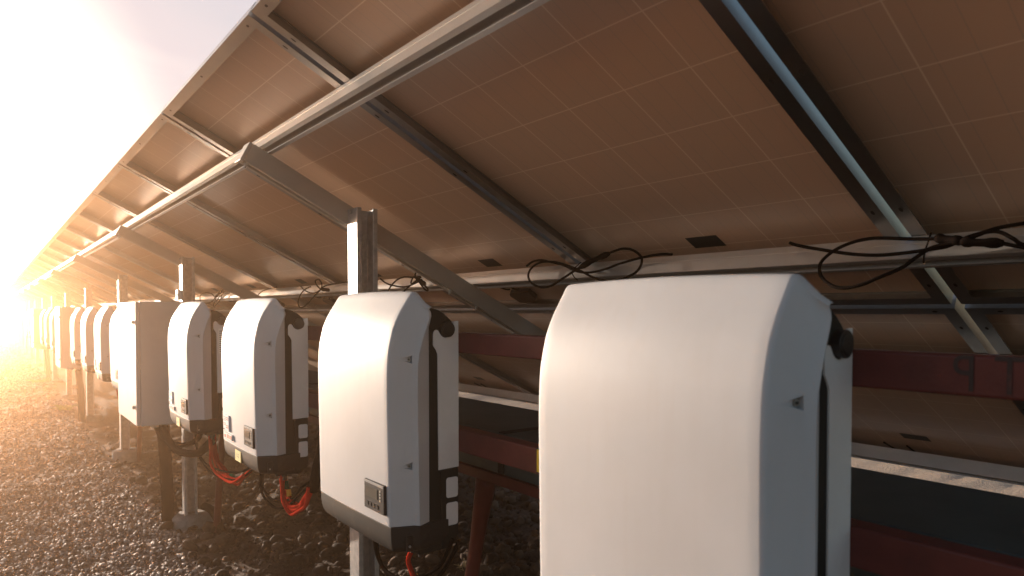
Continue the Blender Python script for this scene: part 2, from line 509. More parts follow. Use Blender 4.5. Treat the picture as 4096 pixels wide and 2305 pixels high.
def stone_mat(name, cols, rough=0.75, spec=0.4):
    m = bpy.data.materials.new(name); m.use_nodes = True
    t = m.node_tree; b = t.nodes['Principled BSDF']
    at = t.nodes.new('ShaderNodeAttribute'); at.attribute_name = 'shade'
    r = t.nodes.new('ShaderNodeValToRGB')
    els = r.color_ramp.elements
    els[0].color = (*cols[0], 1); els[1].color = (*cols[-1], 1)
    for i, c in enumerate(cols[1:-1]):
        e = els.new((i + 1) / (len(cols) - 1)); e.color = (*c, 1)
    t.links.new(at.outputs['Fac'], r.inputs['Fac'])
    t.links.new(r.outputs['Color'], b.inputs['Base Color'])
    b.inputs['Roughness'].default_value = rough; b.inputs['Specular IOR Level'].default_value = spec
    c = t.nodes.new('ShaderNodeTexCoord'); n = t.nodes.new('ShaderNodeTexNoise'); n.inputs['Scale'].default_value = 120
    u = t.nodes.new('ShaderNodeBump'); u.inputs['Strength'].default_value = 0.4; u.inputs['Distance'].default_value = 0.004
    t.links.new(c.outputs['Object'], n.inputs['Vector']); t.links.new(n.outputs['Fac'], u.inputs['Height']); t.links.new(u.outputs['Normal'], b.inputs['Normal'])
    return m
gm = stone_mat('gravel_stones', [(0.10, 0.068, 0.052), (0.22, 0.155, 0.122), (0.31, 0.23, 0.185), (0.52, 0.42, 0.36)], 0.68, 0.4)
cm_ = stone_mat('soil_clods', [(0.022, 0.013, 0.009), (0.048, 0.028, 0.018), (0.066, 0.039, 0.025), (0.11, 0.07, 0.048)], 0.9, 0.2)
o = scatter('gravel', 44000, (-1.6, 1.25, 1.9, 6.5), lambda x, y, u, n: 0.0055 + 0.011 * u ** 2.4, gm, 1,
            lambda x, y: np.clip((gravel_edge(y) + 0.06 - x) / 0.14, 0.03, 1) * np.clip((x + 2.2 - 0.0 * y) / 0.8, 0, 1), jitter_seed=1)
tag(o, 'loose grey brown gravel lit from the left along the row of inverters', 'gravel', kind='stuff')
o = scatter('gravel', 34000, (-3.2, 1.2, 6.5, 34), lambda x, y, u, n: (0.008 + 0.012 * u ** 2.0) * (1 + (y - 6.5) * 0.06), gm, 1,
            lambda x, y: np.clip((gravel_edge(y) + 0.06 - x) / 0.14, 0.04, 1) * np.clip((x + 3.5) / 1.5, 0, 1), jitter_seed=2)
tag(o, 'distant gravel running alongside the far inverters towards the sun', 'gravel', kind='stuff')
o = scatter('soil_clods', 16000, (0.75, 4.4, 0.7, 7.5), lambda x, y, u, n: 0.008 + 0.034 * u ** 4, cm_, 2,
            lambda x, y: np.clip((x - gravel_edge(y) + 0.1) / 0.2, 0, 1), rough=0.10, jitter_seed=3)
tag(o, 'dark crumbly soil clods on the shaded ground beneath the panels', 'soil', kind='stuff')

# ------------------------------------------------------------------ solar panels
PL, PW, PITCH = 1.41, 0.93, 0.95
SEAM0 = 0.606
def make_panel(label, long_cables):
    base = slp(0, 0, 0)
    t = thing('solar_module', base, label, 'solar panel')
    f = MB()
    fr = lambda s, y, d: slp(s, y, d)
    hw = PW / 2
    fh, fl, th = -0.036, 0.030, 0.003
    f.box((0, -hw, fh), (th, hw, 0), 0, fr); f.box((PL - th, -hw, fh), (PL, hw, 0), 0, fr)
    f.box((th, -hw, fh), (PL - th, -hw + th, 0), 0, fr); f.box((th, hw - th, fh), (PL - th, hw, 0), 0, fr)
    f.box((th, -hw + th, -0.0025), (fl, hw - th, 0), 0, fr); f.box((PL - fl, -hw + th, -0.0025), (PL - th, hw - th, 0), 0, fr)
    f.box((fl, -hw + th, -0.0025), (PL - fl, -hw + fl, 0), 0, fr); f.box((fl, hw - fl, -0.0025), (PL - fl, hw - th, 0), 0, fr)
    # ledge that carries the laminate
    for a, b in (((th, -hw + th, -0.031), (0.009, hw - th, -0.029)), ((PL - 0.009, -hw + th, -0.031), (PL - th, hw - th, -0.029)),
                 ((0.009, -hw + th, -0.031), (PL - 0.009, -hw + 0.009, -0.029)), ((0.009, hw - 0.009, -0.031), (PL - 0.009, hw - th, -0.029))):
        f.box(a, b, 0, fr)
    # punched slots in the flange
    for s in (0.10, 0.36, 0.62, 1.02, 1.32):
        for sg in (-1, 1):
            n = 10
            pts = [(s + 0.0075 * math.cos(2 * math.pi * k / n), sg * (hw - 0.016) + 0.0035 * math.sin(2 * math.pi * k / n)) for k in range(n)]
            f.add([slp(a, b, 0.0008) for a, b in pts], [tuple(range(n))], 1)
    for y in (-0.42, 0.40, 0.0):
        for s in (0.015,):
            n = 10
            f.add([slp(s + 0.0035 * math.cos(2 * math.pi * k / n), y + 0.006 * math.sin(2 * math.pi * k / n), 0.0008) for k in range(n)], [tuple(range(n))], 1)
    f.build('frame', ['frame', 'hole'], t)
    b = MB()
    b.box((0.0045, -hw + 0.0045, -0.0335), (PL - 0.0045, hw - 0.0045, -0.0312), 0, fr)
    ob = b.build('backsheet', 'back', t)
    uvl = ob.data.uv_layers.new(name='UVMap')
    for lp in ob.data.loops:
        co = ob.data.vertices[lp.vertex_index].co
        uvl.data[lp.index].uv = (co.dot(SD), co.y)
    gl = MB(); gl.box((0.0045, -hw + 0.0045, -0.0365), (PL - 0.0045, hw - 0.0045, -0.0337), 0, fr)
    gl.build('glass', 'glass', t)
    j = MB()
    hexp = [(1.3172, .1258), (1.3038, .1013), (1.3032, -.0069), (1.3566, .0051), (1.3734, .021), (1.3929, .056), (1.3897, .1400), (1.3341, .1400)]
    j.prism(hexp, -0.0305, -0.012, lambda a, c, e: slp(a, c, e))
    jb = j.build('junction_box', 'jbox', t, bevel=0.002)
    w = MB()
    for y0, y1 in ((0.098, 0.145), (0.040, 0.060)):
        w.tube(smooth_path([slp(1.292, y0, -0.02), slp(1.275, y0 + 0.004, -0.012), slp(1.24, (y0 + y1) / 2, -0.010), slp(1.17, y1, -0.012)], 5), 0.0032, 7)
    w.build('lead_wire', 'cable', jb)
    lb = MB(); lb.box((1.085, -0.034, -0.0310), (1.135, 0.060, -0.0300), 0, fr)
    lb.build('barcode_label', 'glabel', t)
    return t
ORD = ['first', 'second', 'third', 'fourth', 'fifth', 'sixth', 'seventh', 'eighth', 'ninth', 'tenth', 'eleventh', 'twelfth']
NCOL = 50
proto = None
up_lab = ['dark shaded upper solar panel at the top right corner beyond the blue gap',
          'large upper solar panel above the nearest inverter with the blue sky gap on its right',
          'upper solar panel above the second inverter, left of the largest one',
          'upper solar panel whose top edge begins at the corner bracket against the pale sky']
lo_lab = ['dark lower solar panel at the right edge under the cable connectors',
          'lower solar panel behind the nearest inverter with blue gap on its right',
          'lower solar panel seen between the two nearest inverters, black junction box above it',
          'lower solar panel behind the second and third inverters']
for k in range(-1, NCOL):
    yc = SEAM0 + PITCH * (k - 0.5)
    n = k + 1
    for tier in (0, 1):
        base = slp(tier * (PL + 0.020), yc, 0)
        if tier == 0:
            lab = up_lab[n - 1] if 1 <= n <= 4 else None
            grp = 'upper row of solar panels'
            if n == 0: continue
            if lab is None and n <= 12: lab = ORD[n - 1] + ' solar panel of the upper row counted away from the camera'
            if lab is None: lab = 'distant upper solar panel fading into the bright haze'; grp = 'hazy far panels of the upper row'
        else:
            if n == 0: continue
            lab = lo_lab[n - 1] if 1 <= n <= 4 else None
            grp = 'lower row of solar panels'
            if lab is None and n <= 8: lab = ORD[n - 1] + ' solar panel of the lower row counted away from the camera'
            if lab is None: lab = 'distant lower solar panel mostly hidden behind the far inverters'; grp = 'hazy far panels of the lower row'
        if proto is None:
            proto = make_panel(lab, True)
            proto.location = base
            proto['group'] = grp
        else:
            dup(proto, base, lab, grp)
YEND = SEAM0 + PITCH * (NCOL - 1)
YNEAR = SEAM0 - PITCH * 1.0

# ------------------------------------------------------------------ purlins (slotted rails along the row)
def purlin(s0, label):
    prof = [(0, 0.0012), (0, 0.052), (0.012, 0.052), (0.012, 0.008), (0.028, 0.008), (0.028, 0.055), (0.0305, 0.055), (0.0305, 0.052), (0.040, 0.052), (0.040, 0.0012)]
    b = MB()
    fr = lambda a, d, y: slp(s0 + a, y, d)
    b.prism(prof, YNEAR - 0.1, YEND + 0.05, fr)
    # fine extrusion ribs on the uphill face
    b.box((-0.0012, YNEAR - 0.1, 0.017), (0.0, YEND + 0.05, 0.0185), 0, lambda a, y, d: slp(s0 + a, y, d))
    o = b.build('purlin', 'alu', None, base=slp(s0, YNEAR, 0.05))
    tag(o, label, 'mounting rail', 'aluminium rails under the panels')
purlin(0.245, 'pale slotted aluminium rail crossing under the upper panels near their top')
purlin(1.115, 'white aluminium rail with looped black cables, just above the inverters')
purlin(1.675, 'aluminium rail under the lower panels at the height of the upper red beam')
purlin(2.62, 'grey aluminium rail near the bottom edge of the lower panels')

# ------------------------------------------------------------------ piles and rafters
PY = [-0.50, 2.10, 4.55, 7.04, 9.62, 12.22, 14.88, 17.5, 20.2]
while PY[-1] < YEND - 2.5: PY.append(PY[-1] + 2.7)
pile_lab = {1: 'tallest looking galvanised post rising behind the second inverter',
            2: 'galvanised post behind the fourth inverter, foot in a concrete pad, white clip at its side',
            3: 'galvanised post standing right behind the nearest grey cabinet',
            4: 'galvanised post rising above the seventh inverter',
            5: 'hazy galvanised post between the eighth inverter and the second grey cabinet',
            6: 'small hazy post at the left edge of the second grey cabinet',
            7: 'small hazy post above the trio of inverters beyond the second cabinet'}
raft_lab = {1: 'sloping aluminium beam ending at the bracket under the top rail, bolted to the nearest post',
            2: 'sloping aluminium beam bolted to the post behind the fourth inverter',
            3: 'sloping aluminium beam above the nearest grey cabinet',
            4: 'sloping aluminium beam bolted to the post above the seventh inverter',
            5: 'sloping hazy beam meeting the post beside the second grey cabinet'}
PTOP = 0.335 + H
def make_pile(y1, lab):
    t = thing('steel_pile', (0.975, y1 - 0.035, 0), lab, 'post')
    x0, x1, y0, th, lip = 0.94, 1.012, y1 - 0.072, 0.005, 0.016
    prof = [(x0, y0), (x0 + lip, y0), (x0 + lip, y0 + th), (x0 + th, y0 + th), (x0 + th, y1 - th), (x1 - th, y1 - th), (x1 - th, y0 + th),
            (x1 - lip, y0 + th), (x1 - lip, y0), (x1, y0), (x1, y1), (x0, y1)]
    b = MB(); b.prism(prof, -0.12, PTOP, lambda a, c, e: (a, c, e))
    b.build('post', 'galv', t, bevel=0.0022, seg=2)
    bo = MB()
    bo.tube([(0.966, y1 - 0.004, PTOP - 0.045), (0.966, y1 - 0.012, PTOP - 0.045)], 0.009, 6)
    bo.tube([(0.966, y1 - 0.012, PTOP - 0.045), (0.966, y1 - 0.022, PTOP - 0.045)], 0.005, 8)
    bo.build('bolt', 'steel', t)
    bo = MB()
    bo.tube([(x0 + 0.001, y1 - 0.03, PTOP - 0.012), (x0 - 0.008, y1 - 0.03, PTOP - 0.012)], 0.006, 6)
    bo.build('bolt', 'galv', t)
    c = MB()
    n = 18
    ring = []
    for zz, rr in ((-0.12, 0.115), (0.022, 0.11), (0.040, 0.095), (0.042, 0.0)):
        ring.append([(0.985 + rr * math.cos(2 * math.pi * k / n) * (1 + 0.10 * math.sin(3 * k + 1)), y1 - 0.045 + rr * math.sin(2 * math.pi * k / n) * (1 + 0.08 * math.cos(2 * k)), zz + 0.006 * math.sin(k * 2.3)) for k in range(n)])
    V = [p for q in ring for p in q]
    F = [(i * n + k, i * n + (k + 1) % n, (i + 1) * n + (k + 1) % n, (i + 1) * n + k) for i in range(3) for k in range(n)]
    c.add(V, F)
    c.build('concrete_foot', 'concrete', t, smooth=True)
    return t
def make_rafter(y1, lab):
    ya, yb = y1 + 0.001, y1 + 0.052
    t = thing('rafter', slp(1.0, y1 + 0.02, 0.12), lab, 'sloping beam')
    prof = [(ya, 0.0575), (yb, 0.0575), (yb, 0.118), (yb - 0.014, 0.118), (yb - 0.014, 0.104), (ya + 0.014, 0.104), (ya + 0.014, 0.118), (ya, 0.118)]
    b = MB(); b.prism(prof, 0.222, 2.76, lambda a, d, s: slp(s, a, d))
    b.build('beam', 'rafter', t, bevel=0.002)
    e = MB(); e.box((0.212, ya - 0.004, 0.060), (0.2215, yb + 0.004, 0.124), 0, lambda s, y, d: slp(s, y, d))
    e.build('end_bracket', 'rafter', t, bevel=0.0015)
    for s in (0.235, 1.04, 1.17):
        q = MB()
        q.tube([slp(s, ya + 0.007, 0.1185), slp(s, ya + 0.007, 0.128)], 0.0065, 6)
        q.tube([slp(s, ya + 0.007, 0.128), slp(s, ya + 0.007, 0.136)], 0.0035, 6)
        q.build('bolt', 'steel', t)
    return t
pp = rr = None
for i, y in enumerate(PY):
    if i == 0: continue
    lab = pile_lab.get(i); gp = 'steel posts under the array'
    if lab is None: lab = 'distant galvanised post fading in the bright haze'; gp = 'far posts in the haze'
    if pp is None: pp = make_pile(y, lab); pp['group'] = gp; py0 = pp.location.copy()
    else: dup(pp, py0 + Vector((0, y - PY[1], 0)), lab, gp)
    lab = raft_lab.get(i); gp = 'sloping beams under the panels'
    if lab is None: lab = 'distant sloping beam fading in the orange haze'; gp = 'far sloping beams in the haze'
    if rr is None: rr = make_rafter(y, lab); rr['group'] = gp; ry0 = rr.location.copy()
    else: dup(rr, ry0 + Vector((0, y - PY[1], 0)), lab, gp)
# white clip on the post behind the fourth inverter
c = MB(); c.box((0.916, PY[2] - 0.062, 0.075 + H), (0.939, PY[2] - 0.012, 0.135 + H))
c.tube([(0.916, PY[2] - 0.037, 0.105 + H), (0.909, PY[2] - 0.037, 0.105 + H)], 0.007, 8)
o = c.build('cable_clip', 'clip', None, bevel=0.003, base=(0.93, PY[2] - 0.037, 0.10 + H))
tag(o, 'small white clip on the left face of the post behind the fourth inverter', 'clip')

# ------------------------------------------------------------------ red beams, braces, duct
RX0, RX1 = 0.900, 0.939
def red_beam(z0, z1, lab):
    b = MB(); b.box((RX0, -0.75, z0 + H), (RX1, 21.0, z1 + H))
    o = b.build('red_beam', 'red', None, bevel=0.004, seg=3, base=(0.92, 0, z0 + H))
    return tag(o, lab, 'steel beam', 'red steel beams carrying the inverters')
ub = red_beam(-0.098, -0.0495, 'upper red steel beam behind the inverters with dark painted letters at right')
lb = red_beam(-0.337, -0.282, 'lower red steel beam behind the inverters with yellow warning sticker')
# painted letters, read mirrored, on the upper beam
for ch, yc in (('P', 0.306), ('T', 0.262)):
    Vt, Ft = text_mesh(ch, 0.062)
    m = MB(); m.add([(RX0 - 0.0012, yc + v[0] * 0.80, -0.073 + H + v[1]) for v in Vt], Ft)
    o = m.build('painted_letter', 'stencil', ub)
# warning sticker on the lower beam
sy, sz = 1.051, -0.307 + H
k = MB(); k.box((RX0 - 0.0012, sy - 0.034, sz - 0.026), (RX0 - 0.0002, sy + 0.034, sz + 0.026))
st = k.build('warning_sticker', 'ink', lb)
k = MB(); k.box((RX0 - 0.0020, sy - 0.031, sz - 0.0235), (RX0 - 0.0013, sy + 0.031, sz + 0.0235))
k.build('yellow_field', 'warn', st)
k = MB()
k.add([(RX0 - 0.0028, sy + y, sz + z) for y, z in ((0.022, 0.004), (0.002, 0.001), (0.004, -0.003), (-0.012, -0.016), (-0.002, -0.004), (-0.008, -0.002), (0.018, -0.002))], [tuple(range(7))])
k.add([(RX0 - 0.0028, sy + y, sz + z) for y, z in ((-0.012, 0.012), (-0.024, 0.012), (-0.024, 0.002), (-0.012, 0.002))], [(0, 1, 2, 3)])
k.build('warning_symbol', 'ink', st)
# sheet steel cable duct behind the lower beam
t = thing('cable_duct', (1.20, 1.0, -0.43 + H), 'long dark grey sheet steel cable duct behind the lower red beam', 'cable duct')
b = MB(); b.box((1.06, -0.75, -0.424 + H), (1.40, 21.0, -0.316 + H))
b.build('duct_body', 'duct', t, bevel=0.003)
for y in (-0.1, 1.42, 2.9, 4.4, 5.9, 7.4):
    j = MB(); j.box((1.056, y - 0.012, -0.421 + H), (1.0598, y + 0.012, -0.319 + H)); j.box((1.0598, y - 0.012, -0.3158 + H), (1.395, y + 0.012, -0.313 + H))
    j.build('joint_strip', 'band', t)
b = MB(); b.box((1.052, -0.75, -0.452 + H), (1.10, 21.0, -0.4255 + H))
o = b.build('support_angle', 'red', None, base=(1.07, 0, -0.45 + H))
tag(o, 'dark red steel angle running under the grey cable duct', 'steel angle')
def make_leg(y, lab):
    b = MB()
    path = smooth_path([(1.075, y - 0.035, 0.8275), (1.072, y - 0.012, 0.72), (1.07, y + 0.015, 0.60), (1.068, y + 0.05, 0.45), (1.065, y + 0.10, 0.22), (1.06, y + 0.15, -0.06)], 6)
    rad = [0.030 - 0.010 * min(1, i / 10) for i in range(len(path))]
    b.tube(path, 0.03, 10, rad=rad)
    o = b.build('red_leg', 'red', None, smooth=True, base=(1.06, y + 0.15, 0))
    return tag(o, lab, 'steel leg', 'red legs under the duct')
l0 = make_leg(1.545, 'dark red curved leg under the duct between the two nearest inverters')
for y, lab in ((4.1, 'dark red curved leg under the duct near the fourth inverter'), (6.7, 'dark red curved leg under the duct behind the nearest grey cabinet')):
    dup(l0, (1.06, y + 0.15, 0), lab)

# ------------------------------------------------------------------ inverters
YC, ZB = 1.597, -0.57
def make_inverter(lab):
    t = thing('solar_inverter', (0.90, YC, ZB + H), lab, 'inverter', 'white inverters along the red beams')
    rows = [(-.490, .722, -.490, .781), (-.44, .721, -.44, .780), (-.38, .720, -.383, .779), (-.25, .718, -.245, .777), (-.175, .717, -.177, .7765), (-.140, .7175, -.148, .777),
            (-.107, .719, -.118, .778), (-.085, .7215, -.096, .7805), (-.060, .727, -.072, .787), (-.038, .7325, -.052, .7935), (-.018, .741, -.034, .800), (.001, .751, -.020, .8055),
            (.020, .7635, -.008, .8085), (.034, .7725, .000, .8075), (.042, .778, .007, .803), (.0452, .7815, .0095, .805), (.0468, .786, .011, .808), (.0472, .792, .0115, .813)]
    def col_pts(i):
        zc, xc, ze, xe = rows[i]
        yc, ye = .206, .237
        top = min(1, i / (len(rows) - 4))
        arch = 0.0045 * max(0, (top - 0.72) / 0.28) ** 2
        half = []
        zs = zc + (ze - zc) * 0.72
        for u in (0.0, 0.35, 0.7, 0.88):
            half.append((xc - 0.004 * (1 - u * u), u * yc, zc + arch * (1 - u * u)))
        rr_ = 0.0065
        A = Vector((xc - 0.0004, yc - rr_, zc + arch * 0.04)); C = Vector((xc, yc, zc)); Sv = Vector((xe - 0.009, .2265, zs))
        B = C + (Sv - C).normalized() * rr_
        for k in range(6):
            q = k / 5
            p = A * (1 - q) ** 2 + C * 2 * q * (1 - q) + B * q * q
            half.append(tuple(p))
        half.append((xe - 0.009, .2265, zs))
        half.append((xe, ye, ze))
        half.append((xe + 0.006, .2345, ze - 0.0005))
        half.append((0.8165, .219, ze - 0.001))
        return half
    V = []; F = []
    nr = len(rows)
    for i in range(nr):
        h = col_pts(i)
        line = [(x, -y, z) for x, y, z in h[:0:-1]] + h
        V += [(x, YC + y, z + H) for x, y, z in line]
    nc = 2 * len(col_pts(0)) - 1
    for i in range(nr - 1):
        for j in range(nc - 1):
            F.append((i * nc + j, i * nc + j + 1, (i + 1) * nc + j + 1, (i + 1) * nc + j))
        F.append((i * nc + nc - 1, i * nc, (i + 1) * nc, (i + 1) * nc + nc - 1))
    F.append(tuple(range(nc - 1, -1, -1)))
    F.append(tuple((nr - 1) * nc + j for j in range(nc)))
    cv = MB(); cv.add(V, F)
    cover = cv.build('cover', 'cover', t)
    # sunk screw pockets, cut once into the shared mesh
    cut = MB()
    for zz in (-0.108, -0.353):
        for sg in (1, -1):
            def P(x, depth, z):
                y = .206 + (x - .718) / (.768 - .718) * .0205
                return (x + depth * 0.38, YC + sg * (y - depth * 0.92), z + H)
            pts = [P(.7435, -.004, zz - .003), P(.7435, -.004, zz + .003), P(.7685, -.004, zz + .0105), P(.7685, -.004, zz - .0105),
                   P(.7455, .000, zz - .002), P(.7455, .000, zz + .002), P(.7670, .012, zz + .006), P(.7670, .012, zz - .006)]
            cut.add(pts, [(0, 1, 2, 3), (4, 7, 6, 5), (0, 4, 5, 1), (1, 5, 6, 2), (2, 6, 7, 3), (3, 7, 4, 0)])
    co = cut.build('cutter', 'cover', t)
    md = cover.modifiers.new('cut', 'BOOLEAN'); md.object = co; md.operation = 'DIFFERENCE'; md.solver = 'EXACT'
    dg = bpy.context.evaluated_depsgraph_get()
    nm = bpy.data.meshes.new_from_object(cover.evaluated_get(dg))
    cover.modifiers.clear()
    old = cover.data; cover.data = nm; bpy.data.meshes.remove(old)
    bpy.data.objects.remove(co)
    nm.name = 'cover'
    nm.polygons.foreach_set('use_smooth', [True] * len(nm.polygons))
    nm.set_sharp_from_angle(angle=R(38))
    for zz in (-0.108, -0.353):
        for sg in (1, -1):
            s = MB()
            n = Vector((-0.38, sg * 0.92, 0))
            y = .206 + (.7615 - .718) / .05 * .0205
            c0 = Vector((.7615, YC + sg * y, zz + H)) - n * 0.0105
            s.tube([c0, c0 + n * 0.006], 0.0042, 10)
            s.tube([c0 + n * 0.0061, c0 + n * 0.0075], 0.0022, 6, mi=1)
            s.build('screw', ['recess', 'button'], cover)
    # dark lower band
    rb = [(-.4915, .7235, .2055, .782, .2362), (-.510, .724, .2055, .782, .2362), (-.527, .7255, .2045, .783, .2355), (-.540, .7285, .2015, .7845, .233), (-.550, .734, .194, .788, .226),
          (-.558, .744, .180, .794, .212), (-.563, .760, .155, .806, .188), (-.566, .782, .12, .822, .15)]
    V = []
    for z, xf, yc, xe, ye in rb:
        half = [(xf - 0.004, 0), (xf - 0.0035, yc * .4), (xf - 0.002, yc * .75), (xf, yc), (xf + (xe - xf) * .5, yc + (ye - yc) * .52), (xe, ye), (.868, ye - .012)]
        line = [(x, -y) for x, y in half[:0:-1]] + half
        V += [(x, YC + y, z + H) for x, y in line]
    nc = 13; nr = len(rb); F = []
    for i in range(nr - 1):
        for j in range(nc - 1): F.append((i * nc + j, i * nc + j + 1, (i + 1) * nc + j + 1, (i + 1) * nc + j))
        F.append((i * nc + nc - 1, i * nc, (i + 1) * nc, (i + 1) * nc + nc - 1))
    F.append(tuple(range(nc - 1, -1, -1))); F.append(tuple((nr - 1) * nc + j for j in range(nc)))
    bm_ = MB(); bm_.add(V, F)
    band = bm_.build('lower_cover', 'band', t, bevel=0.002, ang=25)
    for sg in (-1, 1):
        q = MB(); q.box((.752, YC + sg * .2225, -.548 + H), (.768, YC + sg * .2295, -.512 + H))
        q.build('latch', 'knob', band, bevel=0.0015)
        q = MB(); q.tube([(.7595, YC + sg * .226, -.535 + H), (.7575, YC + sg * .2325, -.535 + H)], 0.003, 8)
        q.build('screw', 'recess', band)
    # charcoal body with hump
    prof = [(.783, -.4905), (.790, -.02), (.800, .006), (.812, .011), (.830, .0095), (.846, .005), (.862, -.004), (.874, -.014), (.882, -.022), (.8845, -.032), (.8845, -.060), (.8955, -.060),
            (.8955, -.535), (.888, -.553), (.868, -.566), (.790, -.566)]
    b = MB(); b.prism(prof, YC - .2165, YC + .2165, lambda a, c, e: (a, e, c + H))
    b.build('body', 'dark', t, bevel=0.002)
    # cooling fins between body and plate on each side, lower side box
    for sg in (-1, 1):
        q = MB()
        ya, yb = (YC + sg * .2168, YC + sg * .2235)
        q.prism([(.846, -.375), (.8955, -.373), (.8955, -.534), (.888, -.550), (.872, -.560), (.846, -.560)], min(ya, yb), max(ya, yb), lambda a, c, e: (a, e, c + H))
        sb = q.build('side_box', 'dark', t, bevel=0.003)
        for z0, z1 in ((-.4425, -.394), (-.509, -.4545)):
            q = MB()
            r0 = 0.006
            pl = []
            for cx, cz, a0 in ((.8605 + r0, z0 + r0, 180), (.897 - .004 - r0, z0 + r0, 270), (.893 - r0, z1 - r0, 0), (.8605 + r0, z1 - r0, 90)):
                for kk in range(4):
                    a = R(a0 + kk * 30); pl.append((cx + r0 * math.cos(a), cz + r0 * math.sin(a)))
            ya, yb = (YC + sg * .2236, YC + sg * .2244)
            q.prism(pl, min(ya, yb), max(ya, yb), lambda a, c, e: (a, e, c + H))
            q.build('rating_plate', 'plate', sb)
        # hooked mounting plate
        pl = [(.8855, -.0215), (.8985, -.0205), (.8985, -.372), (.8425, -.3735), (.8415, -.25), (.8405, -.098), (.836, -.088), (.8285, -.078), (.8282, -.055), (.8295, -.047), (.8335, -.0425), (.8375, -.0415), (.8415, -.043),
              (.845, -.048), (.8485, -.0535), (.854, -.058), (.8605, -.0605), (.868, -.060), (.875, -.057), (.881, -.0515), (.8845, -.044), (.8855, -.035), (.8845, -.028)]
        ya, yb = (YC + sg * .2169, YC + sg * .2195)
        q = MB(); q.prism(pl, min(ya, yb), max(ya, yb), lambda a, c, e: (a, e, c + H))
        q.build('hook_plate', 'plate', t)
        q = MB()
        q.tube([(.8645, YC + sg * .2166, -.0405 + H), (.8645, YC + sg * .229, -.0405 + H)], .0185, 28)
        q.tube([(.8645, YC + sg * .2291, -.0405 + H), (.8645, YC + sg * .2305, -.0405 + H)], .0135, 24)
        q.build('knob', 'knob', t, bevel=0.0012)
    q = MB(); q.box((.8957, YC - .205, -.50 + H), (.8998, YC + .205, -.0225 + H))
    q.build('wall_plate', 'plate', t)
    # display
    ya, yb, za, zb = YC - .192, YC - .0885, -.4665, -.3975
    q = MB(); q.box((.7130, ya, za + H), (.7215, yb, zb + H))
    d = q.build('display', 'disp', t, bevel=0.0025)
    q = MB(); q.box((.7118, ya + .002, zb - .0065 + H), (.7129, yb - .002, zb - .001 + H))  # pale strip: highlight along the display's top edge put into colour
    q.build('bezel_highlight', 'bezel_highlight', d)
    q = MB(); q.box((.7120, YC - .160, -.4365 + H), (.7129, YC - .0985, -.412 + H))
    q.build('screen', 'screen', d)
    for i in range(4):
        q = MB(); y = YC - .1025 - i * .0165
        q.box((.7116, y - .010, -.457 + H), (.7129, y, -.4475 + H)); q.build('button', 'button', d)
    for i in range(4):
        q = MB(); z = -.4135 - i * .0072
        q.box((.7121, YC - .1755, z - .0022 + H), (.7129, YC - .1705, z + .0022 + H)); q.build('indicator', 'led', d)
    # cable glands underneath
    for i, y in enumerate((.165, .12, -.06, -.10, -.14)):
        q = MB(); q.tube([(.84, YC + y, -.5665 + H), (.84, YC + y, -.588 + H)], .011, 10); q.tube([(.84, YC + y, -.588 + H), (.84, YC + y, -.602 + H)], .007, 10)
        q.build('gland', 'knob' if i else 'clip', t)
    return t
inv0 = make_inverter('largest and nearest white inverter at the right, its bottom out of frame')
INV = [(0.655, None), (1.597, 'second nearest white inverter, complete, with display and no stickers'), (2.566, 'third nearest white inverter with red cables and yellow note on its dark base'),
       (3.545, 'fourth white inverter, beside the nearest tall grey cabinet'), (5.58, 'fifth white inverter, half hidden behind the nearest grey cabinet'),
       (6.50, 'sixth white inverter, first of three slim ones left of the nearest grey cabinet'), (7.52, 'seventh white inverter, middle of the three between the grey cabinets'),
       (8.56, 'eighth white inverter, right next to the second grey cabinet'), (10.45, 'ninth white inverter, mostly hidden behind the second grey cabinet'), (11.55, 'tenth white inverter, just left of the second grey cabinet'),
       (12.70, 'eleventh white inverter, in the middle of the hazy trio beyond the second cabinet'), (13.80, 'twelfth white inverter, beside the third and farthest grey cabinet'),
       (15.75, 'white inverter mostly hidden behind the third and farthest grey cabinet'), (16.9, 'farthest group white inverter right beside the third cabinet'), (17.95, 'farthest group white inverter, middle one beyond the third cabinet'), (19.1, 'farthest white inverter of all, faint in the haze')]
INVO = [inv0]
for y, lab in INV[1:]:
    INVO.append(dup(inv0, (0.90, y, ZB + H), lab))
inv0.location = (0.90, INV[0][0], ZB + H)

